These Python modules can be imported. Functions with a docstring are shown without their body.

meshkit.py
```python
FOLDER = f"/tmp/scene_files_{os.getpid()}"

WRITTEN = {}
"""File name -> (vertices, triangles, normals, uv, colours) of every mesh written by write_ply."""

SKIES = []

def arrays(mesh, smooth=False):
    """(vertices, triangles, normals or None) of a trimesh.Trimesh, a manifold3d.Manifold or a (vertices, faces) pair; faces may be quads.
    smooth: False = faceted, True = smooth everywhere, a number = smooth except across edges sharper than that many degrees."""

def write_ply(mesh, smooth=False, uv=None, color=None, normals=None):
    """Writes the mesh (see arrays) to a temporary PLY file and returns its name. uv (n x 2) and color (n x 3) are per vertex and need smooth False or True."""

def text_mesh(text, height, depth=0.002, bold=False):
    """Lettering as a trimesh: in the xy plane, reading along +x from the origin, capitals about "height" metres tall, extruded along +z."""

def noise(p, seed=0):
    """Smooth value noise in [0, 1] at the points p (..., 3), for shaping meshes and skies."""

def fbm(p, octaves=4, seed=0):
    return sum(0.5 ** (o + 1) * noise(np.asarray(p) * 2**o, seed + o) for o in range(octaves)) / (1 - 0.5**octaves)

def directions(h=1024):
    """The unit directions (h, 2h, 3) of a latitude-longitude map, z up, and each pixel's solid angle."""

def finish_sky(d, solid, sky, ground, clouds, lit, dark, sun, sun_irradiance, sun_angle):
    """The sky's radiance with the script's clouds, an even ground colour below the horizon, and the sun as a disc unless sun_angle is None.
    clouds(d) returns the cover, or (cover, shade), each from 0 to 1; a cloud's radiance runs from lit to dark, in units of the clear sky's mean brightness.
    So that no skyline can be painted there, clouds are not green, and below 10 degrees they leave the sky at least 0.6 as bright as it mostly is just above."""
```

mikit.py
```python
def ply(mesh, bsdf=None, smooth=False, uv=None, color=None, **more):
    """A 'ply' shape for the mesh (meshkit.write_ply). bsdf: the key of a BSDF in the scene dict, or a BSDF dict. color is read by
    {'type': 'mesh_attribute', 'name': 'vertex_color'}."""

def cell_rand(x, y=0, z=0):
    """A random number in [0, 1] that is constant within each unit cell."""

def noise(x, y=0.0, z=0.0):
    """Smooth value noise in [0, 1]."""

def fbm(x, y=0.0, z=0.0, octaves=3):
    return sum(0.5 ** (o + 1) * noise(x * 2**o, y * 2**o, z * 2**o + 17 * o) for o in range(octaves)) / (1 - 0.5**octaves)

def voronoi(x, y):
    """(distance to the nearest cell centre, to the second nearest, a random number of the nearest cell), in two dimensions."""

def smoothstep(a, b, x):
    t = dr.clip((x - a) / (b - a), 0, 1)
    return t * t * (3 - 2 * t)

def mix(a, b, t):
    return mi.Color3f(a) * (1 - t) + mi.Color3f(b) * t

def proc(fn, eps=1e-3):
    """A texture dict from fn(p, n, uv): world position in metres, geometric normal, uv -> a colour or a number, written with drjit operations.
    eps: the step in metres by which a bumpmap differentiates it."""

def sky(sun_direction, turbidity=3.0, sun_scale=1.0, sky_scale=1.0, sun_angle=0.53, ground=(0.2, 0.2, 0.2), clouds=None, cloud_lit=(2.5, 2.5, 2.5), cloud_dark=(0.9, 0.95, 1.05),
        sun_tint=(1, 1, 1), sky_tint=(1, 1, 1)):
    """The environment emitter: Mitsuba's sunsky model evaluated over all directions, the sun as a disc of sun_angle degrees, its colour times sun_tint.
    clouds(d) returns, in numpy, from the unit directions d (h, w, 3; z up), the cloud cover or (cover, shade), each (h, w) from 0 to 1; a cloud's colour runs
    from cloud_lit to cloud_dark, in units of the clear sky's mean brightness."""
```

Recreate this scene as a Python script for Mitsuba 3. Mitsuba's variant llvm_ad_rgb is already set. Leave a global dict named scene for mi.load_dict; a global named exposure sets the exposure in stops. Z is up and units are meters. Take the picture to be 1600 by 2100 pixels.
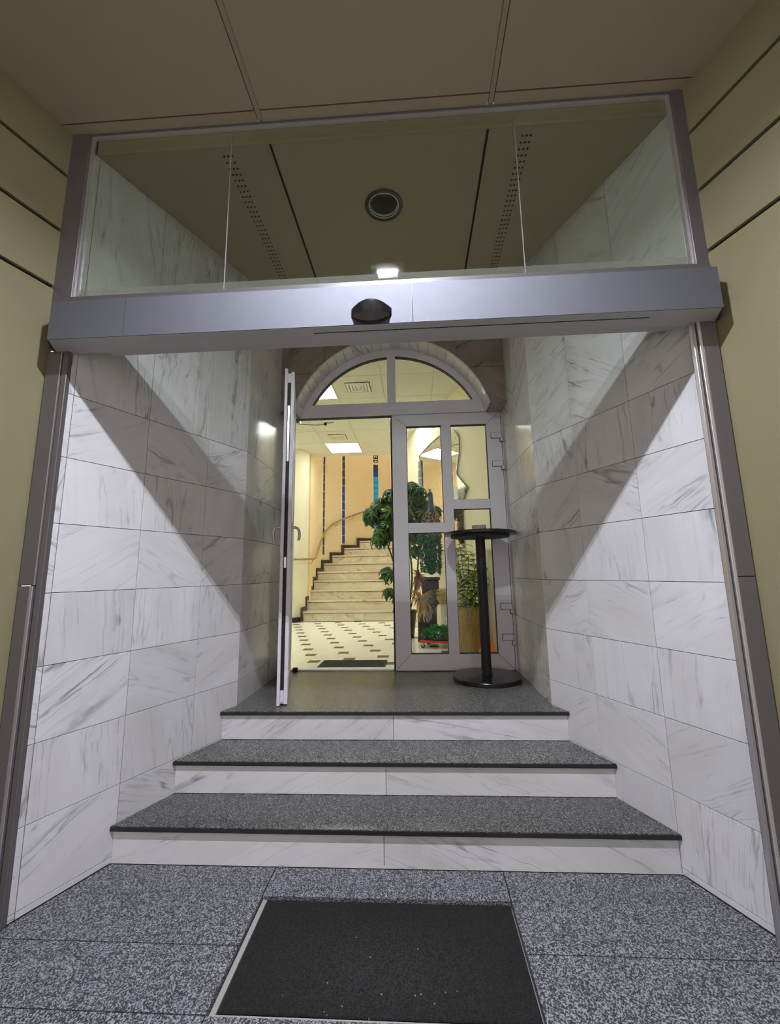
import math, random
import numpy as np, trimesh, manifold3d, shapely
import shapely.geometry as sg
import drjit as dr
import mitsuba as mi
import mikit, meshkit
from mikit import noise, fbm, smoothstep, mix, cell_rand

random.seed(7); rng = np.random.default_rng(7)
T = mi.ScalarTransform4f
scene, labels = {'type': 'scene'}, {}

# ------------------------------------------------------------------ camera, light, exposure
W_, H_, F_ = 1600, 2100, 862.68
CAM = np.array([0.0, -1.7407, 1.2912]); FWD = np.array([-0.0520611, 0.98504293, 0.16425612]); UP = np.array([0.02592045, -0.16309089, 0.9862705])
scene['camera'] = {'type': 'perspective', 'fov': math.degrees(2 * math.atan(W_ / 2 / F_)), 'fov_axis': 'x', 'near_clip': 0.02, 'far_clip': 100.0,
                   'principal_point_offset_x': -5.8 / W_, 'principal_point_offset_y': 20.6 / H_,
                   'to_world': T().look_at(origin=CAM.tolist(), target=(CAM + FWD).tolist(), up=UP.tolist())}
exposure = 0.0
scene['night'] = {'type': 'constant', 'radiance': {'type': 'rgb', 'value': [0.76, 0.675, 0.675]}}
LAMP_L = [320., 330., 360.]          # face of the small LED of the recessed canopy downlight
LAMP_I = [38., 39., 44.5]             # and its downward beam
LAMP_BEAM = (5., 75.)
PANEL_L = [12., 12.6, 11.8]            # lobby ceiling panels
STAIR_L = [4.2, 4.0, 3.4]            # added panel over the stair, out of sight, to light the stairwell

# ------------------------------------------------------------------ materials
def rgb(*c): return {'type': 'rgb', 'value': list(c)}
def mat(key, base, rough=.5, metal=0., spec=.5, coat=0., sheen=0., two=True):
    b = {'type': 'principled', 'base_color': base if isinstance(base, dict) else rgb(*base), 'roughness': rough, 'metallic': metal, 'specular': spec}
    if coat: b['clearcoat'] = coat; b['clearcoat_gloss'] = .9
    scene[key] = {'type': 'twosided', 'bsdf': b} if two else b
    return key

def marble_fn(base, vein, warm):
    def f(p, n, uv):
        u, v = uv.x, uv.y
        warp = fbm(u * 2.3, v * 3.6, 3.3, 2)
        w2 = fbm(u * 24, v * 30, 8.1, 2)
        q = v + .060 * warp + .011 * w2
        r1 = 1 - dr.abs(2 * noise(u * 1.3 + 3, q * 22, 1.0) - 1)
        r2 = 1 - dr.abs(2 * noise(u * 2.4 + 9, q * 52, 5.0) - 1)
        r3 = 1 - dr.abs(2 * noise(u * 3.0 + 5, q * 90, 9.0) - 1)
        m = smoothstep(.40, .62, fbm(u * 1.7, q * 7.0, 7.7, 2))
        m2 = smoothstep(.36, .62, fbm(u * 16, q * 34, 2.2, 2))
        veins = smoothstep(.91, 1., r1) * (.34 + .66 * m) * (.35 + .65 * m2) + .75 * smoothstep(.90, 1., r2) * (.2 + .8 * m) * (.25 + .75 * m2) + .5 * smoothstep(.86, 1., r3) * m * m2 + .10 * m * m2
        cloud = smoothstep(.3, .8, fbm(u * 2.5, q * 9, 4.4, 3))
        tone = .90 + .15 * noise(u * .31 + 40, v * .31, 11.)
        col = mix(base, warm, cloud) * tone
        return mix(col, vein, dr.clip(veins * .64, 0, 1))
    return f
def polished(key, fn, alpha=.045):
    scene[key] = {'type': 'twosided', 'bsdf': {'type': 'roughplastic', 'alpha': alpha, 'int_ior': 1.5, 'diffuse_reflectance': mikit.proc(fn)}}
polished('m_marble', marble_fn((.72, .72, .73), (.25, .255, .27), (.65, .645, .64)))
polished('m_marble_brown_dimmed', marble_fn((.33, .275, .22), (.10, .07, .05), (.24, .19, .145)), .08)  # brown stone, toned darker still to dim the arch wall
polished('m_marble_warm', marble_fn((.80, .74, .60), (.33, .20, .10), (.70, .58, .42)), .12)

def granite(dark, mid, light, scale):
    def f(p, n, uv):
        x, y, z = p.x * scale, p.y * scale, p.z * scale
        a = noise(x, y, z); b = noise(x * 2.1 + 30, y * 2.1, z * 2.1 + 9); c = noise(x * .45 + 7, y * .45, z * .45)
        t = .62 * a + .38 * b
        col = mix(mid, light, smoothstep(.52, .68, t))
        return mix(col, dark, smoothstep(.50, .36, t + .10 * (c - .5)))
    return f
scene['m_granite_floor'] = {'type': 'twosided', 'bsdf': {'type': 'principled', 'base_color': mikit.proc(granite((.030, .031, .038), (.105, .108, .122), (.29, .295, .325), 270.)), 'roughness': .55, 'specular': .4}}
scene['m_granite_step'] = {'type': 'twosided', 'bsdf': {'type': 'principled', 'base_color': mikit.proc(granite((.008, .008, .009), (.068, .068, .068), (.27, .27, .26), 270.)), 'roughness': .27, 'specular': .5}}
def mat_fn(p, n, uv):
    a = noise(p.x * 300, p.y * 300, 0); b = cell_rand(p.x * 220, p.y * 220, 3)
    dust = smoothstep(.45, .05, dr.sqrt(dr.square((p.x + .15) / .62) + dr.square((p.y + .12) / .32)) * .6)
    return mi.Color3f(.010 + .012 * a + .012 * dust * a + .25 * dr.select(b > .9988, 1., 0.) * dust)
scene['m_mat'] = {'type': 'twosided', 'bsdf': {'type': 'principled', 'base_color': mikit.proc(mat_fn), 'roughness': .95, 'specular': .2}}
def carpet_fn(p, n, uv): return mi.Color3f(.05 + .05 * noise(p.x * 150, p.y * 150, 0))
scene['m_carpet'] = {'type': 'twosided', 'bsdf': {'type': 'diffuse', 'reflectance': mikit.proc(carpet_fn)}}
def basket_fn(p, n, uv):
    k = noise(uv.x * 60, uv.y * 14, 1.) * .5 + .5 * noise(uv.x * 30, uv.y * 200, 2.)
    return mix((.15, .11, .03), (.33, .25, .085), k)
scene['m_basket'] = {'type': 'twosided', 'bsdf': {'type': 'principled', 'base_color': mikit.proc(basket_fn), 'roughness': .45}}

mat('m_granite_edge', (.022, .021, .021), .3)
mat('m_soffit', (.42, .405, .415), .5)
mat('m_joint', (.22, .20, .19), .9)
mat('m_groove', (.02, .017, .012), .9)
mat('m_cream', (.25, .225, .125), .5, spec=.35)
mat('m_ceiling_metal', (.42, .365, .25), .45, spec=.4)
mat('m_alu', (.50, .48, .51), .34, metal=.75)
mat('m_alu_dark', (.155, .143, .145), .42, metal=.4)
mat('m_alu_bright', (.80, .80, .82), .3, metal=.8)
scene['m_header'] = {'type': 'twosided', 'bsdf': {'type': 'roughconductor', 'material': 'Al', 'distribution': 'ggx', 'alpha_u': .55, 'alpha_v': .34, 'specular_reflectance': rgb(.195, .203, .228)}}
mat('m_pvc', (.70, .675, .715), .35)
mat('m_gasket', (.012, .012, .014), .6)
mat('m_black', (.010, .010, .011), .22, spec=.5)
mat('m_black_matte', (.012, .012, .013), .6)
mat('m_smoke', (.10, .085, .09), .15)
mat('m_chrome', (.75, .75, .78), .12, metal=1.)
mat('m_gear', (.32, .31, .30), .5)
mat('m_yellow', (.84, .80, .61), .7, spec=.2)
mat('m_wall_warm_lit', (.80, .67, .44), .7, spec=.2)  # orange warmth of the stairwell light mixed into the wall colour
mat('m_white', (.82, .82, .78), .6)
mat('m_ctile', (.76, .76, .70), .8, spec=.1)
mat('m_cgrid', (.55, .54, .47), .8)
mat('m_ftile', (.80, .79, .71), .22, spec=.5)
mat('m_fdark', (.07, .06, .04), .3)
mat('m_skirt', (.045, .028, .018), .4)
mat('m_rail', (.36, .27, .15), .35, metal=.3)
mat('m_block', (.02, .06, .30), .12)
mat('m_block_dark', (.05, .035, .045), .12)
mat('m_block_cyan', (.02, .42, .85), .15)
mat('m_block_grey', (.14, .19, .28), .15)
mat('m_trunk', (.10, .062, .035), .8)
mat('m_leaf_dark', (.028, .085, .025), .35)
mat('m_leaf_mid', (.07, .16, .03), .38)
mat('m_leaf_bush', (.05, .27, .09), .45)
mat('m_leaf_pale', (.33, .42, .12), .4)
mat('m_tail', (.018, .115, .06), .35)
mat('m_tail_light', (.16, .34, .22), .4)
mat('m_tail_core', (.002, .012, .008), .6)
mat('m_scale', (.30, .21, .10), .5)
mat('m_tail_brown', (.11, .075, .04), .5)
mat('m_dried', (.58, .43, .20), .7)
mat('m_dried_dark', (.30, .17, .10), .7)
mat('m_straw', (.52, .40, .15), .7)
mat('m_red', (.42, .05, .02), .45)
mat('m_orange', (.85, .13, .02), .45)
mat('m_paper', (.85, .86, .88), .7)
mat('m_wood_dark', (.035, .02, .014), .4)
mat('m_sign', (.02, .012, .015), .4)
scene['m_vcol'] = {'type': 'twosided', 'bsdf': {'type': 'principled', 'base_color': {'type': 'mesh_attribute', 'name': 'vertex_color'}, 'roughness': .42}}
scene['m_glass'] = {'type': 'thindielectric', 'int_ior': 1.5, 'specular_transmittance': rgb(.66, .70, .63)}
scene['m_glass_clear'] = {'type': 'thindielectric', 'int_ior': 1.2}
scene['m_frost'] = {'type': 'blendbsdf', 'weight': .45, 'a': {'type': 'thindielectric', 'int_ior': 1.5, 'specular_transmittance': rgb(.8, .88, .8)},
                    'b': {'type': 'twosided', 'bsdf': {'type': 'diffuse', 'reflectance': rgb(.17, .18, .15)}}}
scene['m_mirror'] = {'type': 'twosided', 'bsdf': {'type': 'conductor', 'material': 'Ag'}}
scene['m_cellophane'] = {'type': 'thindielectric', 'int_ior': 1.5}

# ------------------------------------------------------------------ helpers
def numbered(k):
    if k not in scene and k not in labels and not any(x.startswith(k + '__') for x in scene): return k
    i = 1
    while True:
        c = f'{k}_{i:03d}'
        if c not in scene and c not in labels and not any(x.startswith(c + '__') for x in scene): return c
        i += 1
def thing(name, label=None, cat=None, group=None, kind=None):
    k = numbered(name); labels[k] = {}
    if label: labels[k]['label'] = label
    if cat: labels[k]['category'] = cat
    if group: labels[k]['group'] = group
    if kind: labels[k]['kind'] = kind
    return k
_cnt = {}
def part(parent, name, mesh, bsdf, label=None, kind=None, smooth=False, **kw):
    base = f'{parent}__{name}'
    i = _cnt.get(base, 0); _cnt[base] = i + 1
    k = base if i == 0 else f'{base}_{i:03d}'
    scene[k] = dict(mesh, **kw) if isinstance(mesh, dict) else mikit.ply(mesh, bsdf, smooth=smooth, **kw)
    if label or kind:
        labels[k] = {}
        if label: labels[k]['label'] = label
        if kind: labels[k]['kind'] = kind
    return k
def one(k, mesh, bsdf, smooth=False, **kw):      # a thing that is one mesh: k from thing()
    scene[k] = mikit.ply(mesh, bsdf, smooth=smooth, **kw); return k

def box(x0, x1, y0, y1, z0, z1):
    m = trimesh.creation.box(extents=(x1 - x0, y1 - y0, z1 - z0)); m.apply_translation(((x0 + x1) / 2, (y0 + y1) / 2, (z0 + z1) / 2)); return m
def cbox(x0, x1, y0, y1, z0, z1, c=.003):         # chamfered box
    pts = []
    for i, x in enumerate((x0, x1)):
        for j, y in enumerate((y0, y1)):
            for k, z in enumerate((z0, z1)):
                sx, sy, sz = (1, -1)[i], (1, -1)[j], (1, -1)[k]
                pts += [(x + sx * c, y + sy * c, z), (x + sx * c, y, z + sz * c), (x, y + sy * c, z + sz * c)]
    return trimesh.convex.convex_hull(np.array(pts))
def prism(poly, z0, z1):
    p = poly if hasattr(poly, 'exterior') else sg.Polygon(poly)
    m = trimesh.creation.extrude_polygon(p, z1 - z0, engine='earcut'); m.apply_translation((0, 0, z0)); return m
def frame3(m, o, ex, ey, ez):
    M = np.eye(4); M[:3, 0], M[:3, 1], M[:3, 2], M[:3, 3] = ex, ey, ez, o
    m = m.copy(); m.apply_transform(M)
    return m
def xz_prism(poly, y0, y1):                       # outline in x,z extruded along y
    return frame3(prism(poly, 0, y1 - y0), (0, y1, 0), (1, 0, 0), (0, 0, 1), (0, -1, 0))
def tube(pts, r, sides=10, close=True):
    p = np.asarray(pts, float); t = np.gradient(p, axis=0); t /= np.linalg.norm(t, axis=1)[:, None] + 1e-12
    rad = np.broadcast_to(r, (len(p),)); up = np.array([0., 0, 1]) if abs(t[0, 2]) < .9 else np.array([1., 0, 0])
    V = []; a = np.cross(t[0], up); a /= np.linalg.norm(a)
    ang = np.arange(sides) * 2 * np.pi / sides
    for i in range(len(p)):
        a = a - t[i] * (a @ t[i]); a /= np.linalg.norm(a) + 1e-12; b = np.cross(t[i], a)
        V.append(p[i] + rad[i] * (np.cos(ang)[:, None] * a + np.sin(ang)[:, None] * b))
    n = len(p); V = np.vstack(V + [p[:1], p[-1:]]); Fc = []
    for i in range(n - 1):
        for j in range(sides):
            q = (i * sides + j, i * sides + (j + 1) % sides, (i + 1) * sides + (j + 1) % sides, (i + 1) * sides + j)
            Fc += [(q[0], q[1], q[2]), (q[0], q[2], q[3])]
    for j in range(sides):
        Fc += [(n * sides, (j + 1) % sides, j), (n * sides + 1, (n - 1) * sides + j, (n - 1) * sides + (j + 1) % sides)]
    return trimesh.Trimesh(V, Fc, process=False)
def lathe(prof, at=(0, 0, 0), n=40):
    m = trimesh.creation.revolve(np.array(prof, float), sections=n); m.apply_translation(at); return m
def cat(*ms): return trimesh.util.concatenate(list(ms))
def hull_spheres(chain, n=20):                    # [(x,y,z,r), ...] one smooth limb
    out = manifold3d.Manifold()
    def sp(c): return manifold3d.Manifold.sphere(c[3], n).translate(tuple(c[:3]))
    for a, b in zip(chain[:-1], chain[1:]):
        out += manifold3d.Manifold.batch_hull([sp(a), sp(b)])
    return out
def man_mesh(m):
    q = m.to_mesh(); return trimesh.Trimesh(np.array(q.vert_properties[:, :3]), np.array(q.tri_verts), process=False)

class Wall:
    """Vertical wall face from P to Q in plan; nrm points into the room; local u runs from P."""
    def __init__(s, P, Q, nrm_hint):
        s.P = np.array(P, float); d = np.array(Q, float) - s.P; s.L = np.linalg.norm(d); s.u = d / s.L
        n = np.array([s.u[1], -s.u[0]]); s.n = n if n @ np.array(nrm_hint) > 0 else -n
    def at(s, u, d=0.): return s.P + s.u * u + s.n * d
    def m(s, mesh):      # local mesh (u, d, z) -> world
        V = np.array(mesh.vertices); w = np.c_[s.P + V[:, :1] * s.u + V[:, 1:2] * s.n, V[:, 2]]
        F = np.array(mesh.faces)
        if s.u[0] * s.n[1] - s.u[1] * s.n[0] < 0: F = F[:, ::-1]
        return trimesh.Trimesh(w, F, process=False)
    def box(s, u0, u1, d0, d1, z0, z1, c=0): return s.m(cbox(u0, u1, d0, d1, z0, z1, c) if c else box(u0, u1, d0, d1, z0, z1))
    def poly(s, pts, d0, d1):   # outline in (u, z) with depth d0..d1
        return s.m(frame3(prism(pts, 0, d1 - d0), (0, d1, 0), (1, 0, 0), (0, 0, 1), (0, -1, 0)))

def vein_uv(a, b, th):
    c, s = math.cos(th), math.sin(th); o = rng.uniform(0, 60, 2)
    return np.c_[c * a + s * b + o[0], -s * a + c * b + o[1]]
def marble_piece(parent, name, wall, u0, u1, z0, z1, th, d0=-.015, d1=0., bsdf='m_marble', g=.0012):
    q = cbox(u0 + g, u1 - g, d0, d1, z0 + g, z1 - g, .0009)
    uv = vein_uv(np.array(q.vertices)[:, 0], np.array(q.vertices)[:, 2], th)
    return part(parent, name, wall.m(q), bsdf, uv=uv)

# ------------------------------------------------------------------ plan of the entrance
XLF, XLB, YLB = -1.579, -1.1471, 1.0071
XRF, XRB, YRB, YRF = 1.2376 + .0143, .7974, 1.0215, 0.0
YD, ZL, ZC, ZCO = 1.894, .4834, 3.42, 3.52
def xl(y): return XLB if y > YLB else XLF + (XLB - XLF) * y / YLB
def xr(y): return XRB if y > YRB else XRF + (XRB - XRF) * y / YRB
Z0 = 1.2276
COURSES = [0.002, Z0 - 1.2] + [Z0 - 1.2 + .3 * k for k in range(1, 8)] + [ZC]

# vestibule side walls: marble tiles, one by one
def tiled_side(name, label, B, Fp, D, hint, joints, straight, diag_even, sgn):
    w = thing(name, label, 'wall', kind='structure')
    a, b = Wall(B, Fp, hint), Wall(B, D, hint)
    one(w, cat(a.box(-.005, a.L + .0, -.12, -.0135, 0, ZC + .05), b.box(0, b.L, -.12, -.0135, 0, ZC + .05)), 'm_joint')
    for seg, js, flip in ((a, joints, 1), (b, straight, -1)):
        for ci in range(len(COURSES) - 1):
            z0, z1 = COURSES[ci], COURSES[ci + 1]; k = ci - 5
            for i in range(len(js) - 1):
                if ci == 0:
                    th = 0.1
                elif (k % 2 == 0) == diag_even:
                    th = sgn * flip * (1 if i % 2 else -1) * rng.uniform(.38, .62)
                else:
                    th = math.pi / 2 + rng.uniform(-.16, .16)
                marble_piece(w, 'tile', seg, js[i], js[i + 1], z0, z1, th)
    return w
LJ = [0, .315, .7025, 1.071, 1.0955]
RJ = [0, .353, .736, 1.093, 1.1]
RJ = [0, .353, .736, 1.113]
tiled_side('wall_left', 'left wall of the vestibule clad in veined white marble tiles', (XLB, YLB), (XLF, 0), (XLB, YD), (1, 0), LJ, [0, .55, YD - YLB], True, 1)
tiled_side('wall_right', 'right wall of the vestibule clad in veined white marble tiles', (XRB, YRB), (XRF, YRF), (XRB, YD), (-1, 0), RJ, [0, .44, YD - YRB], False, -1)

# back wall above the door: tiles around the arch
AX, AZ, AR = -.186, 2.47, .882
YA = 1.69
wb = thing('wall_back', 'marble wall around the arch above the inner door', 'wall', kind='structure')
circ = sg.Point(AX, AZ).buffer(AR, quad_segs=32)
shell = sg.box(XLB, 2.70, XRB, ZC + .05).difference(circ)
one(wb, xz_prism(shell, YA + .0135, YD + .07), 'm_joint')
face = Wall((XLB, YA), (XRB, YA), (0, -1))
xs = [XLB, -.766, -.376, .014, .394, XRB]; zs = [2.70, 2.7276 + .3, 3.3276, ZC]
for i in range(5):
    for j in range(3):
        q = sg.box(xs[i] + .0012, zs[j] + .0012, xs[i + 1] - .0012, zs[j + 1] - .0012).difference(circ)
        for g in getattr(q, 'geoms', [q]):
            if g.is_empty or g.area < 2e-4: continue
            m = xz_prism(g, YA, YA + .0135); V = np.array(m.vertices)
            part(wb, 'tile', m, 'm_marble_brown_dimmed', uv=vein_uv(V[:, 0], V[:, 2], rng.uniform(.3, .7) * (1 if (i + j) % 2 else -1)))
t0, t1 = math.asin((2.70 - AZ) / AR), math.pi - math.asin((2.70 - AZ) / AR)
NS = 26
for i in range(NS):                               # small marble strips lining the arch
    a0, a1 = (t0 + (t1 - t0) * (i + e) / NS for e in (.015, .985))
    ang = np.linspace(a0, a1, 4)
    ring = [(AX + (AR + .001) * math.cos(a), AZ + (AR + .001) * math.sin(a)) for a in ang] + [(AX + (AR - .012) * math.cos(a), AZ + (AR - .012) * math.sin(a)) for a in ang[::-1]]
    m = xz_prism(ring, YA + .001, YD - .001); V = np.array(m.vertices)
    part(wb, 'arch_tile', m, 'm_marble', uv=vein_uv(V[:, 1], V[:, 0] + V[:, 2], .4))
for x0, x1 in ((XLB + .002, AX - .858), (AX + .858, XRB - .002)):
    m = box(x0, x1, YA + .001, YD + .0, 2.688, 2.7); V = np.array(m.vertices)
    part(wb, 'sill_tile', m, 'm_marble_brown_dimmed', uv=vein_uv(V[:, 0], V[:, 1], .2))

# ------------------------------------------------------------------ floors and steps
fl = thing('floor', 'grey granite slab floor in front of the steps', 'floor', kind='structure')
MX0, MX1, MY0, MY1 = -.657, .338, -.29, .176
one(fl, cat(box(-4, 4, -6, MY0 - .002, -.12, -.03), box(-4, MX0, MY0 - .002, .40, -.12, -.03), box(MX1, 4, MY0 - .002, .40, -.12, -.03), box(MX0, MX1, MY1, .40, -.12, -.03), box(MX0, MX1, MY0 - .01, MY1, -.12, -.035)), 'm_joint')
RY = [.348, .629, .905]
G = .0022
def slab(pts, name='slab'):
    p = sg.Polygon(pts).buffer(-G, join_style=2)
    part(fl, name, prism(p, -.03, 0), 'm_granite_floor')
yj = -.053
slab([(xl(0) - .0, yj), (MX0 - .004, yj), (MX0 - .004, RY[0] - .001), (xl(RY[0]), RY[0] - .001), (xl(0), 0)])
slab([(MX0 - .004, MY1), (MX1 + .002, MY1), (MX1 + .002, RY[0] - .001), (MX0 - .004, RY[0] - .001)])
slab([(MX1 + .002, yj), (xr(0), yj), (xr(0), 0), (xr(RY[0]), RY[0] - .001), (MX1 + .002, RY[0] - .001)])
for x0, x1 in ((-4, -1.7), (-1.7, MX0 - .004), (MX1 + .002, 1.45), (1.45, 4)):
    slab([(x0, MY0), (x1, MY0), (x1, yj), (x0, yj)] if x0 in (-1.7, MX1 + .002) else [(x0, MY0), (x1, MY0), (x1, -.35 + .297), (x0, -.35 + .297)])
for yy in (-.91, -1.53, -2.15):
    for x0 in (-3.3, -2.0, MX0 - .004, MX1 + .002, 1.65, 2.9):
        x1 = {-3.3: -2.0, -2.0: MX0 - .004, MX0 - .004: MX1 + .002, MX1 + .002: 1.65, 1.65: 2.9, 2.9: 4.}[x0]
        slab([(x0, yy), (x1, yy), (x1, yy + .62), (x0, yy + .62)])

dm = thing('door_mat', 'black coir mat sunk into the granite in front of the steps', 'door mat')
part(dm, 'pile', cbox(MX0 + .022, MX1 - .004, MY0 + .02, MY1 - .004, -.033, -.009, .003), 'm_mat')
part(dm, 'edge_frame', cat(box(MX0, MX0 + .018, MY0, MY1, -.034, -.012), box(MX0 + .018, MX1, MY0, MY0 + .016, -.034, -.012)), 'm_gear', label='grey metal edge of the sunken mat')

es = thing('entrance_steps', 'three wide granite steps with marble risers below the door', 'steps')
def span(y0, y1, off=0.0): 
    ys = [y0, y1]
    if y0 < YLB < y1: ysl = [y0, YLB, y1]
    else: ysl = ys
    ysr = [y0, YRB, y1] if y0 < YRB < y1 else ys
    return [(xl(y) + off, y) for y in ysl] + [(xr(y) - off, y) for y in ysr[::-1]]
HR = ZL / 3
YT = 1.345
for i in range(3):
    y0 = RY[i]; y1 = RY[i + 1] if i < 2 else YD + .065; zt = HR * (i + 1)
    part(es, 'core', prism(span(y0 + .021, y1 + (.022 if i < 2 else 0), .002), HR * i - (.0 if i else .0) + .001, zt - .024), 'm_joint')
    nose = y0 - .014
    rngs = [(nose, y1 + (.02 if i < 2 else 0))] if i < 2 else [(nose, YT), (YT, YD + .066)]
    for a, b in rngs:
        pg = sg.Polygon(span(a, b, .001)).buffer(-.0008, join_style=2)
        mm = prism(pg, zt - .022, zt)
        part(es, 'tread', mm, 'm_granite_step')
        if a == nose: part(es, 'nosing', box(xl(nose) + .002, xr(nose) - .002, nose - .004, nose + .0006, zt - .020, zt - .003), 'm_granite_edge')
    r = Wall((xl(y0) + .001, y0), (xr(y0) - .001, y0), (0, -1)); jx = [-.177, -.186, -.16][i] - xl(y0)
    for u0, u1, th in ((0, jx, .35), (jx, r.L, -.4)):
        marble_piece(es, 'riser', r, u0, u1, HR * i + .0008, zt - .0225, th + .1 * i, -.02, 0.)

# ------------------------------------------------------------------ vestibule ceiling and outer ceiling
cv = thing('ceiling_001', 'cream metal panel ceiling of the vestibule behind the glass', 'ceiling', kind='structure')
one(cv, cat(prism(sg.Polygon([(xl(0.02), .02), (xr(.02), .02), (XRB, YRB), (XRB, YD), (XLB, YD), (XLB, YLB)]).difference(sg.Point(-.137, .41).buffer(.115)), ZC + .05, ZC + .06), box(xl(0) - .05, xr(0) + .05, .014, .03, ZC + .001, ZCO + .02)), 'm_groove')
room = sg.Polygon([(xl(.0135), .0135), (xr(.0135), .0135), (XRB, YRB), (XRB, YA - .001), (XLB, YA - .001), (XLB, YLB)])
holes = {}
def dots(xc):
    return shapely.union_all([sg.Point(xc + dx, y).buffer(.0068, quad_segs=2) for dx in (-.0205, 0, .0205) for y in np.arange(.06, 1.0, .034)])
dotL, dotR = dots(-.915), dots(.603)
for x0, x1, hole in ((-3, -.686, dotL), (-.673, .398, sg.Point(-.137, .41).buffer(.1)), (.411, 3, dotR)):
    pan = sg.box(x0, -1, x1, 3).intersection(room)
    if hole is not None: pan = pan.difference(hole)
    part(cv, 'panel', prism(pan, ZC, ZC + .0015 if hole is not None else ZC + .002), 'm_ceiling_metal')
part(cv, 'fascia', box(xl(0) + .002, xr(0) - .002, .008, .013, ZC, ZCO - .01), 'm_ceiling_metal')

OL = Wall((-1.685, -.002), (-1.685 - .284 * 2.75, -.002 - .959 * 2.75), (1, 0))
OR_ = Wall((1.305, -.002), (1.305 + .3231 * 2.75, -.002 - .9463 * 2.75), (-1, 0))
co = thing('ceiling', 'cream metal panel ceiling outside above the entrance', 'ceiling', kind='structure')
one(co, prism(sg.box(-2.6, -2.65, 2.3, .01).difference(sg.box(-.30, -1.26, -.02, -.98)), ZCO + .05, ZCO + .06), 'm_groove')
oroom = sg.Polygon([tuple(OL.at(0)), tuple(OR_.at(0)), tuple(OR_.at(2.74)), tuple(OL.at(2.74))])
for x0, x1 in ((-3, -.734), (-.704, .402), (.432, 3)):
    for y0, y1 in ((-2.62, -.074), (-.066, -.004)):
        pan = sg.box(x0, y0, x1, y1).intersection(oroom)
        if x0 == -.704 and y0 < -1: pan = pan.difference(sg.box(-.29, -1.25, -.03, -.99))
        part(co, 'panel', prism(pan, ZCO, ZCO + .012), 'm_ceiling_metal')

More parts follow.
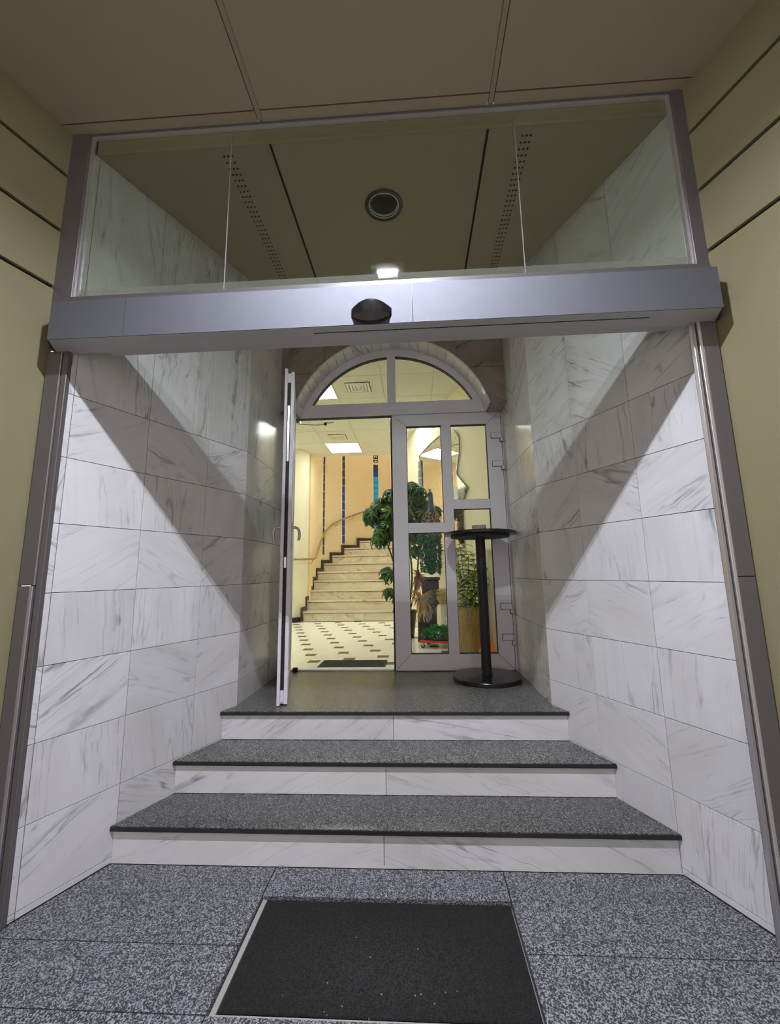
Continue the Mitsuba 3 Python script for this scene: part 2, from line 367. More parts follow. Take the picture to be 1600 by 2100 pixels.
for w, nm, side in ((OL, 'wall_outer_left', 'left'), (OR_, 'wall_outer_right', 'right')):
    k = thing(nm, f'{side} cream panelled wall outside the sliding door', 'wall', kind='structure')
    one(k, w.box(0, w.L, -.12, -.02, 0, ZCO + .06), 'm_groove')
    for z0, z1 in ((0.0, 2.648), (2.666, 2.954), (2.972, 3.262), (3.280, ZCO + .02)):
        part(k, 'panel', w.box(0, w.L, -.02, 0, z0, z1, .002), 'm_cream')

for xj in (-.719, .417): part(co, 'joint_strip', box(xj - .012, xj + .012, -2.6, -.004, ZCO + .006, ZCO + .009), 'm_ceiling_metal')
lamp = thing('ceiling_light', 'square recessed downlight in the outer ceiling above the mat', 'ceiling light')
part(lamp, 'housing', cat(box(-.29, -.03, -1.25, -1.24, ZCO - .004, ZCO + .05), box(-.29, -.03, -1.0, -.99, ZCO - .004, ZCO + .05), box(-.29, -.28, -1.24, -1.0, ZCO - .004, ZCO + .05), box(-.04, -.03, -1.24, -1.0, ZCO - .004, ZCO + .05), box(-.29, -.03, -1.25, -.99, ZCO + .02, ZCO + .05)), 'm_white')
scene[lamp + '__diode'] = {**mikit.ply(box(-.235, -.085, -1.145, -1.095, ZCO - .012, ZCO + .019), 'm_white'), 'emitter': {'type': 'area', 'radiance': rgb(*LAMP_L)}}
for i_, (dx, dy) in enumerate(((-.04, -.015), (0, -.015), (.04, -.015), (-.04, .015), (0, .015), (.04, .015))):
    o = (-.16 + dx, -1.12 + dy, ZCO - .015)
    scene[f'lamp_beam_{i_}'] = {'type': 'spot', 'intensity': rgb(*[v / 6 for v in LAMP_I]), 'beam_width': LAMP_BEAM[0], 'cutoff_angle': LAMP_BEAM[1],
                                'to_world': T().look_at(origin=o, target=(o[0], o[1], 0), up=(0, 1, 0))}
dl = thing('ceiling_light', 'unlit round downlight in the vestibule ceiling behind the glass', 'ceiling light')
cx, cy = -.137, .41
part(dl, 'rim', lathe([(.082, -.001), (.109, -.005), (.112, 0.), (.1, .004), (.082, .004), (.082, -.001)], (cx, cy, ZC - .002)), 'm_black', smooth=40)
part(dl, 'reflector', lathe([(.084, 0), (.088, .0), (.088, .012), (.080, .02), (.084, .0)], (cx, cy, ZC - .006)), 'm_white', smooth=40, label='thin ring coloured white for the bright gleam of chrome')  # white colour stands in for the gleam on the chrome
part(dl, 'can', lathe([(.083, 0.), (.083, .13), (0.001, .13), (0.001, .134), (.087, .134), (.087, 0)], (cx, cy, ZC)), 'm_alu_dark', smooth=40)
part(dl, 'lamp_holder', cat(cbox(cx - .045, cx + .058, cy - .052, cy - .012, ZC + .055, ZC + .1, .005), box(cx - .02, cx + .05, cy - .07, cy - .05, ZC + .07, ZC + .09)), 'm_gear')

# ------------------------------------------------------------------ sliding door frame, header, transom glass
PZ = 2.325
pl = thing('door_post', 'grey aluminium post left of the sliding door opening', 'door post', 'aluminium posts of the sliding door')
part(pl, 'cover', cbox(-1.681, -1.612, -.022, .03, 1.262, PZ, .002), 'm_alu_dark')
part(pl, 'cover', cbox(-1.681, -1.628, -.022, .03, 0, 1.258, .002), 'm_alu_dark')
part(pl, 'guide_strip', cbox(-1.628, -1.612, -.026, .02, 0, 1.258, .002), 'm_alu')
part(pl, 'edge_strip', box(-1.6115, -1.6085, -.0235, .02, 1.262, PZ), 'm_alu_bright')
part(pl, 'channel', box(-1.6085, -1.603, -.006, .02, 0, PZ), 'm_gasket')
part(pl, 'jamb', cbox(-1.603, -1.578, -.022, .0, 0, PZ, .002), 'm_alu_dark')
pr_ = thing('door_post', 'grey aluminium post right of the sliding door opening', 'door post', 'aluminium posts of the sliding door')
labels[pl].pop('group'); labels[pr_].pop('group')
part(pr_, 'cover', cbox(1.237, 1.302, -.022, .03, 1.252, PZ, .002), 'm_alu_dark')
part(pr_, 'cover', cbox(1.237, 1.302, -.022, .03, 0, 1.249, .002), 'm_alu_dark')
part(pr_, 'edge_strip', cbox(1.222, 1.236, -.024, .02, 0, PZ, .002), 'm_alu_bright')
part(pr_, 'channel', box(1.214, 1.222, -.006, .02, 0, PZ), 'm_gasket')
part(pr_, 'jamb', cbox(1.2, 1.214, -.022, .0, 0, PZ, .002), 'm_alu')

hd = thing('sliding_door_header', 'long grey aluminium header box across the entrance above the opening', 'door header')
ZH0, ZH1 = 2.325, 2.508
def hx(t, side): return (-1.597 - .061 * t) if side < 0 else (1.268 + .045 * t)
cuts = [hx(0, -1), -1.253, .012, hx(0, 1)]
for i in range(3):
    a, b = cuts[i] + (.001 if i else 0), cuts[i + 1] - (.001 if i < 2 else 0)
    aa = hx(1, -1) if i == 0 else a; bb = hx(1, 1) if i == 2 else b
    m = prism([(a, -.12), (b, -.12), (bb, -.03), (aa, -.03)], ZH0, ZH1); m.unmerge_vertices(); V = np.array(m.vertices); N = np.repeat(np.array(m.face_normals), 3, 0)
    part(hd, 'cover', m, 'm_header', uv=np.where(np.abs(N[:, 2:]) > .5, V[:, :2], np.where(np.abs(N[:, :1]) > .5, V[:, 1:], V[:, [0, 2]])))
part(hd, 'back_profile', prism([(-1.655, -.029), (1.31, -.029), (1.313, .004), (-1.658, .004)], ZH0 + .003, ZH1 + .088), 'm_alu_dark')
part(hd, 'track_box', prism([(-1.44, .005), (1.19, .005), (1.165, .062), (-1.415, .062)], 2.338, 2.54), 'm_soffit')
part(hd, 'soffit', prism([(-1.592, -.117), (1.263, -.117), (1.308, .003), (-1.652, .003)], ZH0 - .0015, ZH0 - .0002), 'm_soffit')
part(hd, 'slot', box(-.42, 1.0, -.075, -.07, ZH0 - .0025, ZH0 - .0012), 'm_gasket')

se = thing('motion_sensor', 'black lens-shaped motion sensor on the front of the header', 'motion sensor')
def lens(front):
    pts = []
    for x in np.linspace(-.086, .086, 15):
        t = 1 - (x / .086) ** 2
        top, bot = .018 + .032 * t, -.018 - .034 * t
        pts += [(x, 0, top), (x, 0, bot), (x * .93, -front * (.35 + .65 * t), top * .72), (x * .93, -front * (.35 + .65 * t), min(bot * .45, -.012))]
    return trimesh.convex.convex_hull(np.array(pts))
m = lens(.045); m.apply_translation((-.163, -.1205, 2.376)); part(se, 'body', m, 'm_black', smooth=35)
pts = [(x, -.022 * (1 - (x / .08) ** 2) - .004, -.016 - .034 * (1 - (x / .08) ** 2)) for x in np.linspace(-.08, .08, 13)] + [(x * .9, -.050 * (1 - (x / .08) ** 2) - .004, -.018) for x in np.linspace(-.08, .08, 13)] + [(x * .9, -.03, -.020) for x in (-.08, .08)]
m = trimesh.convex.convex_hull(np.array(pts)); m.apply_translation((-.163, -.1215, 2.374)); part(se, 'cover', m, 'm_smoke', smooth=35, label='smoky brown lower cover of the sensor')
lab = [box(-.030, .030, -.001, .0, .0085, .0095), box(-.030, .030, -.001, 0, -.0005, .0005), box(-.030, -.029, -.001, 0, 0, .009), box(.029, .030, -.001, 0, 0, .009)]
m = cat(*lab); m.apply_transform(trimesh.transformations.rotation_matrix(-.5, (1, 0, 0))); m.apply_translation((-.16, -.1560, 2.4045)); part(se, 'badge', m, 'm_alu_bright', label='small white outlined badge')

wt = thing('window_1', 'wide glass transom above the header with aluminium frame', 'window', kind='structure')
GX0, GX1, GZ0, GZ1 = -1.585, 1.246, 2.60, 3.500
part(wt, 'frame', cbox(-1.705, -1.597, -.024, .01, ZH1 + .0, ZCO, .002), 'm_alu_dark')
part(wt, 'frame', cbox(1.258, 1.36, -.024, .01, ZH1 + .0, ZCO, .002), 'm_alu_dark')
part(wt, 'frame', box(-1.597, 1.258, -.018, .01, 3.512, ZCO), 'm_alu_dark')
part(wt, 'bead', box(-1.597, 1.258, -.012, .006, 3.500, 3.512), 'm_alu_bright')
part(wt, 'bead', box(-1.597, -1.585, -.012, .006, GZ0, 3.5), 'm_alu_bright')
part(wt, 'bead', box(1.246, 1.258, -.012, .006, GZ0, 3.5), 'm_alu_bright')
sx = [GX0, -.8695, .527, GX1]
for i in range(3):
    part(wt, 'pane', (np.array([(sx[i] + .0015, 0, GZ0 + .052), (sx[i + 1] - .0015, 0, GZ0 + .052), (sx[i + 1] - .0015, 0, GZ1), (sx[i] + .0015, 0, GZ1)]), np.array([[0, 1, 2, 3]])), 'm_glass')
    part(wt, 'frosted_band', (np.array([(sx[i] + .0015, 0, GZ0), (sx[i + 1] - .0015, 0, GZ0), (sx[i + 1] - .0015, 0, GZ0 + .052), (sx[i] + .0015, 0, GZ0 + .052)]), np.array([[0, 1, 2, 3]])), 'm_frost')

for x in sx[1:3]: part(wt, 'seam', box(x - .0012, x + .0012, -.004, .004, GZ0, GZ1), 'm_gear')
# ------------------------------------------------------------------ inner door: arched frame, fixed leaf, open leaf
d1 = thing('door_1', 'white frame and arched fanlight of the inner double door', 'door', kind='structure')
GC = (AX, 2.448); GR = .824
outer = sg.Point(AX, AZ).buffer(AR - .0125, quad_segs=32).intersection(sg.box(-3, 2.70, 3, 4))
arc = sg.Point(*GC).buffer(GR, quad_segs=32)
glass = arc.intersection(sg.box(-3, 2.818, 3, 4))
part(d1, 'arch_frame', xz_prism(outer.difference(glass), YD, YD + .065), 'm_pvc')
part(d1, 'mullion', cbox(-.2265, -.1505, YD - .004, YD + .06, 2.80, 3.275, .004), 'm_pvc')
part(d1, 'gasket', xz_prism(glass.difference(glass.buffer(-.006)), YD + .012, YD + .05), 'm_gasket')
for a, b in ((-3, -.2265), (-.1505, 3)):
    g = glass.intersection(sg.box(a, 0, b, 5)); xy = np.array(trimesh.creation.triangulate_polygon(g, engine='earcut')[0]); tri = trimesh.creation.triangulate_polygon(g, engine='earcut')[1]
    part(d1, 'pane', trimesh.Trimesh(np.c_[xy[:, 0], np.full(len(xy), YD + .03), xy[:, 1]], tri, process=False), 'm_glass_clear')
part(d1, 'head', cbox(XLB + .001, XRB - .001, YD + .004, YD + .066, 2.698, 2.762, .003), 'm_pvc')
part(d1, 'jamb', cbox(XLB + .001, -1.092, YD + .004, YD + .066, ZL, 2.698, .003), 'm_pvc')
part(d1, 'seam', box(.7832, .7875, YD + .012, YD + .06, ZL, 2.697), 'm_gasket')
part(d1, 'seam', box(-1.085, .783, YD + .012, YD + .06, 2.694, 2.698), 'm_gasket')
part(d1, 'jamb', cbox(.7875, XRB - .001, YD + .004, YD + .066, ZL, 2.698, .003), 'm_pvc')
part(d1, 'threshold', cbox(-1.09, -.19, YD + .025, YD + .105, ZL, ZL + .014, .003), 'm_white')

def leaf(name, label, place, mirror, w):
    """Leaf in local x (0 = hinge), y (0 = front face .. .064), z from the floor; place maps a mesh to the world."""
    k = thing(name, label, 'door', kind='structure')
    Z1, Zb, Zm4, Zm3 = 2.694, ZL + .006, None, None
    T0, T1 = 0., .064
    s0, s1, m0, m1 = .13, w - .13, w - .527, w - .442   # stiles and middle bar, measured from the hinge
    st, sb = 2.586, .617
    def put(nm, me, b, **q): part(k, nm, place(me), b, **q)
    def xz(pts): return xz_prism(sg.Polygon(pts).buffer(-.0013, join_style=2), T0, T1)
    put('stile', xz([(0, Zb), (s0, sb), (s0, st), (0, Z1)]), 'm_pvc')
    put('stile', xz([(w, Zb), (w, Z1), (s1, st), (s1, sb)]), 'm_pvc')
    put('rail', xz([(0, Zb), (w, Zb), (s1, sb), (s0, sb)]), 'm_pvc')
    put('rail', xz([(0, Z1), (s0, st), (s1, st), (w, Z1)]), 'm_pvc')
    hol = [sg.box(s0, sb, m0, 1.821), sg.box(s0, 1.902, m0, st), sg.box(m1, sb, s1, 1.622), sg.box(m1, 1.707, s1, st)]
    put('core', xz_prism(sg.box(.004, Zb + .004, w - .004, Z1 - .004).difference(shapely.union_all([q.buffer(.003, join_style=2) for q in hol])), T0 + .004, T1 - .004), 'm_gasket')
    put('middle_bar', box(m0, m1, T0, T1, sb, st), 'm_pvc')
    put('cross_bar', box(s0, m0, T0, T1, 1.821, 1.902), 'm_pvc')
    put('cross_bar', box(m1, s1, T0, T1, 1.622, 1.707), 'm_pvc')
    for x0, x1, z0, z1 in ((s0, m0, sb, 1.821), (s0, m0, 1.902, st), (m1, s1, sb, 1.622), (m1, s1, 1.707, st)):
        gk = box(x0, x0 + .004, .015, .05, z0, z1), box(x1 - .004, x1, .015, .05, z0, z1), box(x0 + .004, x1 - .004, .015, .05, z0, z0 + .004), box(x0 + .004, x1 - .004, .015, .05, z1 - .004, z1)
        put('gasket', cat(*gk), 'm_gasket')
        put('pane', trimesh.Trimesh([(x0, .03, z0), (x1, .03, z0), (x1, .03, z1), (x0, .03, z1)], [(0, 1, 2), (0, 2, 3)], process=False), 'm_glass_clear')
    return k
WL_ = .974
def place_r(m):
    return frame3(m, (.783, YD, 0), (-1, 0, 0), (0, 1, 0), (0, 0, 1)) if False else _mirx(m)
def _mirx(m):
    V = np.array(m.vertices); V[:, 0] = .783 - V[:, 0]; V[:, 1] = YD + V[:, 1]
    return trimesh.Trimesh(V, np.array(m.faces)[:, ::-1], process=False)
dr_ = leaf('door_2', 'closed right leaf of the inner door, white with four panes', place_r, True, WL_)
for zc in (2.47, 2.213, .993, .745):
    h = part(dr_, 'hinge', cbox(.692, .782, YD - .012, YD - .0, zc - .022, zc + .026, .003), 'm_pvc')
    part(h, 'seam', box(.689, .785, YD - .005, YD - .0002, zc - .025, zc + .029), 'm_gasket')
    part(h, 'knuckle', cbox(.768, .7895, YD - .026, YD - .012, zc - .056, zc - .024, .004), 'm_pvc')
    part(h, 'seam', box(.765, .7925, YD - .0118, YD - .006, zc - .060, zc - .025), 'm_gasket')
part(dr_, 'lock_strip', box(-.203, -.1925, YD + .004, YD + .055, ZL + .006, 2.69), 'm_gasket')

HG = np.array([-1.085, 1.955]); LU = np.array([.2645, -.9644]); LN = np.array([-.9644, -.2645])   # open leaf: from the hinge towards the steps; LN points to the left wall
def place_l(m):
    V = np.array(m.vertices); w = np.c_[HG + V[:, :1] * LU + V[:, 1:2] * LN, V[:, 2]]
    return trimesh.Trimesh(w, np.array(m.faces), process=False)
dl_ = leaf('door_3', 'left leaf of the inner door standing open edge-on', place_l, False, WL_)
part(dl_, 'edge_lip', place_l(cbox(WL_ - .004, WL_ + .024, .046, .066, ZL + .004, 2.716, .002)), 'm_pvc')
part(dl_, 'lock_channel', place_l(box(WL_ - .002, WL_ + .003, .024, .046, ZL + .09, 2.62)), 'm_gasket')
part(dl_, 'edge_cap', place_l(cbox(WL_ - .002, WL_ + .012, .0, .023, ZL + .008, 2.700, .002)), 'm_pvc')
part(dl_, 'lock_plate', place_l(box(WL_ + .003, WL_ + .0045, .028, .042, 2.05, 2.45)), 'm_alu_bright')
part(dl_, 'lock_plate', place_l(box(WL_ + .003, WL_ + .0045, .028, .042, 1.33, 1.4)), 'm_alu_bright')
part(dl_, 'edge_block', place_l(cbox(WL_ - .002, WL_ + .012, .026, .044, ZL + .02, ZL + .09, .002)), 'm_pvc')
for s in (1, -1):
    y0 = .066 if s > 0 else -.002
    pth = [(WL_ - .05, y0, 1.60), (WL_ - .05, y0 + s * .022, 1.602), (WL_ - .05, y0 + s * .040, 1.595), (WL_ - .052, y0 + s * .050, 1.575), (WL_ - .056, y0 + s * .052, 1.545), (WL_ - .06, y0 + s * .046, 1.515)]
    h = part(dl_, 'handle', place_l(tube(pth, .0095, 10)), 'm_alu', smooth=50)
    part(h, 'plate', place_l(cbox(WL_ - .066, WL_ - .034, min(y0, y0 + s * .006), max(y0, y0 + s * .006), 1.44, 1.64, .002)), 'm_pvc')
cl = thing('door_closer', 'metal door closer arm at the head of the open doorway', 'door closer')
part(cl, 'bracket', cbox(-1.075, -1.045, 1.92, 1.985, 2.665, 2.694, .003), 'm_alu')
part(cl, 'arm', tube([(-1.06, 1.975, 2.672), (-.90, 1.995, 2.664), (-.82, 2.0, 2.672)], .005, 8), 'm_alu', smooth=50)
part(cl, 'joint', lathe([(0.001, 0), (.014, 0), (.014, .022), (0.001, .022)], (-.82, 2.0, 2.664), 16), 'm_black_matte', smooth=40)
part(cl, 'arm', tube([(-.82, 2.0, 2.683), (-.74, 2.0, 2.688)], .007, 8), 'm_alu', smooth=50)
ds = thing('door_stop', 'small black floor catch beside the threshold of the open doorway', 'door stop')
one(ds, cat(cbox(-1.052, -1.012, YD - .008, YD + .018, ZL + .001, ZL + .034, .004), box(-1.045, -1.03, YD - .02, YD - .006, ZL + .004, ZL + .022)), 'm_black_matte')

# ------------------------------------------------------------------ high table on the landing
tb = thing('standing_table', 'black round bar table with a single pole on the landing', 'table')
tx, ty = .509, 1.632
part(tb, 'base', lathe([(.001, 0), (.25, 0), (.254, .004), (.254, .024), (.250, .030), (.06, .036), (.001, .036)], (tx, ty, ZL), 64), 'm_black', smooth=30)
part(tb, 'pole', lathe([(.001, .036), (.040, .036), (.040, .05), (.0375, .052), (.0375, 1.068), (.001, 1.068)], (tx, ty, ZL), 32), 'm_black_matte', smooth=30)
part(tb, 'under_plate', lathe([(.001, 1.064), (.228, 1.064), (.228, 1.082), (.001, 1.082)], (tx, ty, ZL), 48), 'm_black_matte', smooth=30)
part(tb, 'top', lathe([(.001, 1.083), (.277, 1.083), (.283, 1.088), (.283, 1.104), (.278, 1.109), (.001, 1.109)], (tx, ty, ZL), 64), 'm_black', smooth=30)
dsh = thing('ashtray', 'low grey ashtray on top of the black bar table', 'ashtray')
one(dsh, lathe([(.001, 0), (.05, 0), (.055, .042), (.049, .042), (.044, .012), (.001, .010)], (.49, 1.53, ZL + 1.109), 32), 'm_gear', smooth=30)

# ================================================================== lobby behind the door
LC = 3.52
flb = thing('floor_001', 'cream tiled lobby floor with small dark inset tiles', 'floor', kind='structure')
one(flb, prism([(-3.3, YD + .066), (1.1, YD + .066), (1.1, 5.6), (-3.3, 5.6)], ZL - .1, ZL - .004), 'm_cgrid')
OB = Wall((1.0, 1.955), (1.0 - .35 * 3.35, 1.955 + 3.35), (-1, 0))
lobby = sg.Polygon([(-3.2, 1.962), (1.0, 1.962), tuple(OB.at(OB.L)), (-.17, 5.52), (-2.1, 5.52), (-2.3, 5.46), (-3.2, 5.46)])
MATR = sg.box(-.885, 2.015, -.295, 2.33)
L_, s_ = .315, .108
ox, oy = -.975 - L_ - s_ / 2, 2.31 - s_ / 2
bigm, smallm = prism(sg.box(0.001, .001, L_ - .001, L_ - .001), -.004, 0), prism(sg.box(.001, .001, s_ - .001, s_ - .001), -.004, 0)
pb, ps = mikit.ply(bigm, 'm_ftile'), mikit.ply(smallm, 'm_fdark')
for i in range(-14, 15):
    for j in range(-14, 15):
        x, y = ox + i * L_ - j * s_, oy + i * s_ + j * L_
        for sz, dx, dy, pd, nm in ((L_, 0, 0, pb, 'tile'), (s_, L_, 0, ps, 'inset_tile')):
            q = sg.box(x + dx, y + dy, x + dx + sz, y + dy + sz)
            if not lobby.intersects(q): continue
            if x < -2.75: continue
            vis = lobby.contains(q)
            if vis:
                part(flb, nm, pd, None, to_world=T().translate([x + dx, y + dy, ZL]))
            else:
                g = q.buffer(-.001, join_style=2).intersection(lobby)
                for gg in getattr(g, 'geoms', [g]):
                    if gg.area > 1e-3: part(flb, nm, prism(gg, ZL - .004, ZL), 'm_ftile' if nm == 'tile' else 'm_fdark')
lm = thing('floor_mat', 'dark grey entrance mat inside on the lobby tiles', 'floor mat')
part(lm, 'pile', cbox(-.865, -.31, 2.022, 2.318, ZL + .0005, ZL + .008, .002), 'm_carpet')
part(lm, 'border', prism(sg.box(-.885, 2.005, -.292, 2.335).difference(sg.box(-.868, 2.019, -.307, 2.321)), ZL + .0005, ZL + .006), 'm_black_matte')

# lobby ceiling: mineral tiles, light panels, air outlets
cl_ = thing('ceiling_002', 'white tiled lobby ceiling', 'ceiling', kind='structure')
one(cl_, prism(sg.box(-3.3, YD + .071, 1.3, 6.08), LC + .006, LC + .1), 'm_cgrid')
LIGHTS = [(-1.55, 5.24), (-1.55, 2.76), (-2.75, 4.0), (-.35, 4.0), (-2.75, 2.14)]
VENTS = [(-1.55, 4.62), (-.95, 2.76)]
tile_m = mikit.ply(cbox(.003, .597, .003, .617, 0, .014, .002), 'm_ctile')
for i in range(-3, 5):
    for j in range(-6, 2):
        x, y = -1.55 + .6 * i, 5.24 + .62 * j
        if y < 1.9: continue
        if any(abs(x - a) < .01 and abs(y - b) < .01 for a, b in LIGHTS[:4] + VENTS): continue
        if y + .617 > 6.1:
            part(cl_, 'tile', box(x + .003, x + .597, y + .003, 6.078, LC, LC + .014), 'm_ctile')
        else:
            part(cl_, 'tile', tile_m, None, to_world=T().translate([x, y, LC]))
part(cl_, 'fascia', box(-3.3, .6, 6.078, 6.09, LC + .0, LC + .2), 'm_ctile')
ldesc = {0: 'lit square ceiling panel in front of the curved staircase', 1: 'lit square ceiling panel showing through the fanlight', 2: 'lit square lobby ceiling panel nearest the left wall', 3: 'lit square lobby ceiling panel nearest the mirror wall'}
for q, (x, y) in enumerate(LIGHTS[:4]):
    k = thing('ceiling_light', ldesc[q], 'ceiling light')
    part(k, 'frame', prism(sg.box(x + .004, y + .004, x + .596, y + .616).difference(sg.box(x + .018, y + .018, x + .582, y + .602)), LC - .003, LC + .005), 'm_white')
    scene[k + '__diffuser'] = {**mikit.ply(trimesh.Trimesh([(x + .018, y + .018, LC - .001), (x + .018, y + .602, LC - .001), (x + .582, y + .602, LC - .001), (x + .582, y + .018, LC - .001)], [(0, 1, 2), (0, 2, 3)], process=False), 'm_white'), 'emitter': {'type': 'area', 'radiance': rgb(*PANEL_L)}}
for (x, y), lb in zip(VENTS, ('square air outlet in the ceiling in front of the lit panel', 'square air outlet in the ceiling seen through the fanlight')):
    k = thing('ceiling_vent', lb, 'air vent')
    part(k, 'plate', prism(sg.box(x + .004, y + .004, x + .596, y + .616).difference(sg.box(x + .15, y + .16, x + .45, y + .46)), LC, LC + .005), 'm_ctile')
    part(k, 'backing', box(x + .15, x + .45, y + .16, y + .46, LC + .0052, LC + .0058), 'm_fdark')
    for e in range(4):
        a = .01 + .037 * e
        q = sg.box(x + .15 + a, y + .16 + a, x + .45 - a, y + .46 - a)
        part(k, 'louvre', prism(q.difference(q.buffer(-.029, join_style=2)), LC - .012 + .003 * e, LC - .004 + .003 * e), 'm_white')

# lobby walls
wr = thing('wall_lobby_right', 'pale yellow slanting lobby wall that carries the mirror', 'wall', kind='structure')
one(wr, cat(OB.box(0, OB.L, -.12, 0, ZL - .1, LC + .006), box(XRB, 1.1, 1.94, 1.966, ZL - .1, LC + .006), box(-.17, -.05, 5.30, 8.3, ZL - .1, 5.6)), 'm_yellow')
wl2 = thing('wall_lobby_left', 'yellow lobby wall with a rounded corner beside the staircase', 'wall', kind='structure')
curve = [(-3.2, 5.47), (-2.25, 5.47)] + [(-2.25 + .31 * math.sin(a), 5.78 - .31 * math.cos(a)) for a in np.linspace(.1, math.pi / 2, 12)]
path2 = [(-1.94, 5.90), (-1.965, 6.3), (-1.965, 6.6), (-1.91, 6.87), (-1.78, 7.14), (-1.57, 7.43), (-1.27, 7.72), (-.9, 7.93), (-.45, 8.04), (.0, 8.06)]
def smooth_path(p, n=60):
    p = np.array(p); t = np.r_[0, np.cumsum(np.linalg.norm(np.diff(p, axis=0), axis=1))]
    from scipy.interpolate import CubicSpline
    cs = CubicSpline(t, p); tt = np.linspace(0, t[-1], n); return cs(tt)
sp2 = smooth_path(path2)
def curved_wall(pts, z0, z1, th=.1):
    ls = sg.LineString(pts); b = ls.buffer(th, single_sided=True, join_style=2)
    return prism(b if b.geom_type == 'Polygon' else max(b.geoms, key=lambda g: g.area), z0, z1)
one(wl2, cat(curved_wall(curve, ZL - .1, LC + .006), box(-3.3, -3.2, 1.9, 5.57, ZL - .1, LC + .006), box(-3.2, XLB - .001, 1.966, 1.976, ZL - .1, LC + .006)), 'm_yellow', smooth=30)
ws = thing('wall_stairwell', 'curved wall behind the winding staircase, warm light in its peach colour', 'wall', kind='structure')
one(ws, cat(curved_wall(sp2, ZL - .1, 5.6), box(-2.1, .05, 6.09, 8.2, 5.6, 5.7)), 'm_wall_warm_lit', smooth=30)
for nm, m, in (('skirting', curved_wall([(p[0], p[1] - .0) for p in curve], ZL, ZL + .075, -.012)),):
    part(wl2, nm, m, 'm_skirt', label='dark skirting board')
kst = thing('ceiling_light', 'added unseen light panel high above the winding staircase', 'ceiling light')
scene[kst] = {**mikit.ply(trimesh.Trimesh([(-1.5, 6.5, 5.59), (-1.5, 7.5, 5.59), (-.5, 7.5, 5.59), (-.5, 6.5, 5.59)], [(0, 1, 2), (0, 2, 3)], process=False), 'm_white'), 'emitter': {'type': 'area', 'radiance': rgb(*STAIR_L)}}

# winding staircase
st = thing('staircase', 'marble staircase winding up to the right at the back of the lobby', 'staircase')
EX = [-1.936, -1.93, -1.945, -1.955, -1.95, -1.885, -1.765, -1.56, -1.26, -.9]
ZS = [ZL + .006 + .1665 * n for n in range(0, 11)]
for n in range(1, 10):
    y0 = 5.5 + .27 * (n - 1); y1 = y0 + .27
    ry0 = 5.5 + .27 * (n - 1) - (0 if n < 5 else .035 * (n - 4) ** 1.3); ry1 = 5.5 + .27 * n - (0 if n < 4 else .035 * (n - 3) ** 1.3)
    xa, xb = EX[n - 1], EX[n]; R0 = -.175
    zt, zb = ZS[n], ZS[n - 1]
    part(st, 'core', prism(sg.Polygon([(xa + .002, y0 + .03), (R0, ry0 + .03), (R0, ry1 + .028), (xb + .002, y1 + .028)]), zb - .04 if n > 1 else ZL, zt - .031), 'm_joint')
    tread = sg.Polygon([(xa, y0 - .02), (R0, ry0 - .02), (R0, ry1 + .02), (xb - .005, y1 + .02)])
    mm = prism(tread, zt - .03, zt); V = np.array(mm.vertices)
    part(st, 'tread', mm, 'm_marble_warm', uv=vein_uv(V[:, 0], V[:, 1], .2))
    rw = Wall((xa, y0), (R0, ry0), (0, -1))
    cuts_ = [0, .52, 1.03, rw.L] if n == 1 else [0, rw.L]
    for a, b in zip(cuts_[:-1], cuts_[1:]):
        marble_piece(st, 'riser', rw, a, b, zb + .0005, zt - .037, rng.choice([-.45, .5, -.6]), -.028, 0, 'm_marble_warm')
    # stepped dark skirting along the wall
    P0, P1 = np.array([xa, y0 - .02]), np.array([xb, y1 - .02]); sw = Wall(P0, P1, (1, -.5))
    part(st, 'skirting', sw.box(-.055, 0., -.025, -.004, zb, zt + .07), 'm_skirt')
    part(st, 'skirting', sw.box(0, sw.L, -.025, -.002, zt, zt + .07), 'm_skirt')
hr = thing('handrail', 'brass coloured handrail curving up along the stair wall', 'handrail')
rail = smooth_path([(-2.7, 5.40, 1.535), (-2.2, 5.40, 1.536), (-1.98, 5.50, 1.537), (-1.865, 5.75, 1.545), (-1.875, 6.1, 1.60), (-1.895, 6.5, 1.85), (-1.85, 6.80, 2.13), (-1.76, 7.03, 2.30), (-1.53, 7.33, 2.47), (-1.24, 7.61, 2.62), (-.89, 7.83, 2.78)], 70)
part(hr, 'rail', tube(rail, .021, 10), 'm_rail', smooth=50)
for f in (.28, .40, .60, .72, .84):
    i = int(f * 69); p = rail[i]; q = rail[i + 1] - rail[i - 1]; nrm = np.array([-q[1], q[0], 0]); nrm /= np.linalg.norm(nrm)
    part(hr, 'bracket', tube([p - (0, 0, .015), p - (0, 0, .06), p + nrm * .04 - (0, 0, .075), p + nrm * .085 - (0, 0, .075)], .007, 6), 'm_rail')

# glass-block windows in the stair wall and in the mirror wall
def block_window(name, label, wall, w, z0, z1, n, mats, d=.012, joint='m_white'):
    k = thing(name, label, 'window', kind='structure')
    part(k, 'frame', cat(wall.box(-w / 2 - .012, -w / 2, -.02, d, z0 - .012, z1 + .012), wall.box(w / 2, w / 2 + .012, -.02, d, z0 - .012, z1 + .012)), 'm_white')
    h = (z1 - z0) / n
    for i in range(n):
        part(k, 'block', wall.box(-w / 2 + .001, w / 2 - .001, -.03, d - .006, z0 + i * h + .004, z0 + (i + 1) * h - .004, .004), mats[min(i, len(mats) - 1)])
        part(k, 'joint', wall.box(-w / 2, w / 2, -.02, d - .002, z0 + (i + 1) * h - .004, z0 + (i + 1) * h + .004), joint)
    return k
def wall_at(pt, tang, hint):
    t = np.array(tang) / np.linalg.norm(tang); return Wall(pt, np.array(pt) + t, hint)
def tang_at(y):
    i = int(np.argmin(np.abs(sp2[:, 1] - y))); return sp2[i], sp2[i + 1] - sp2[i - 1]
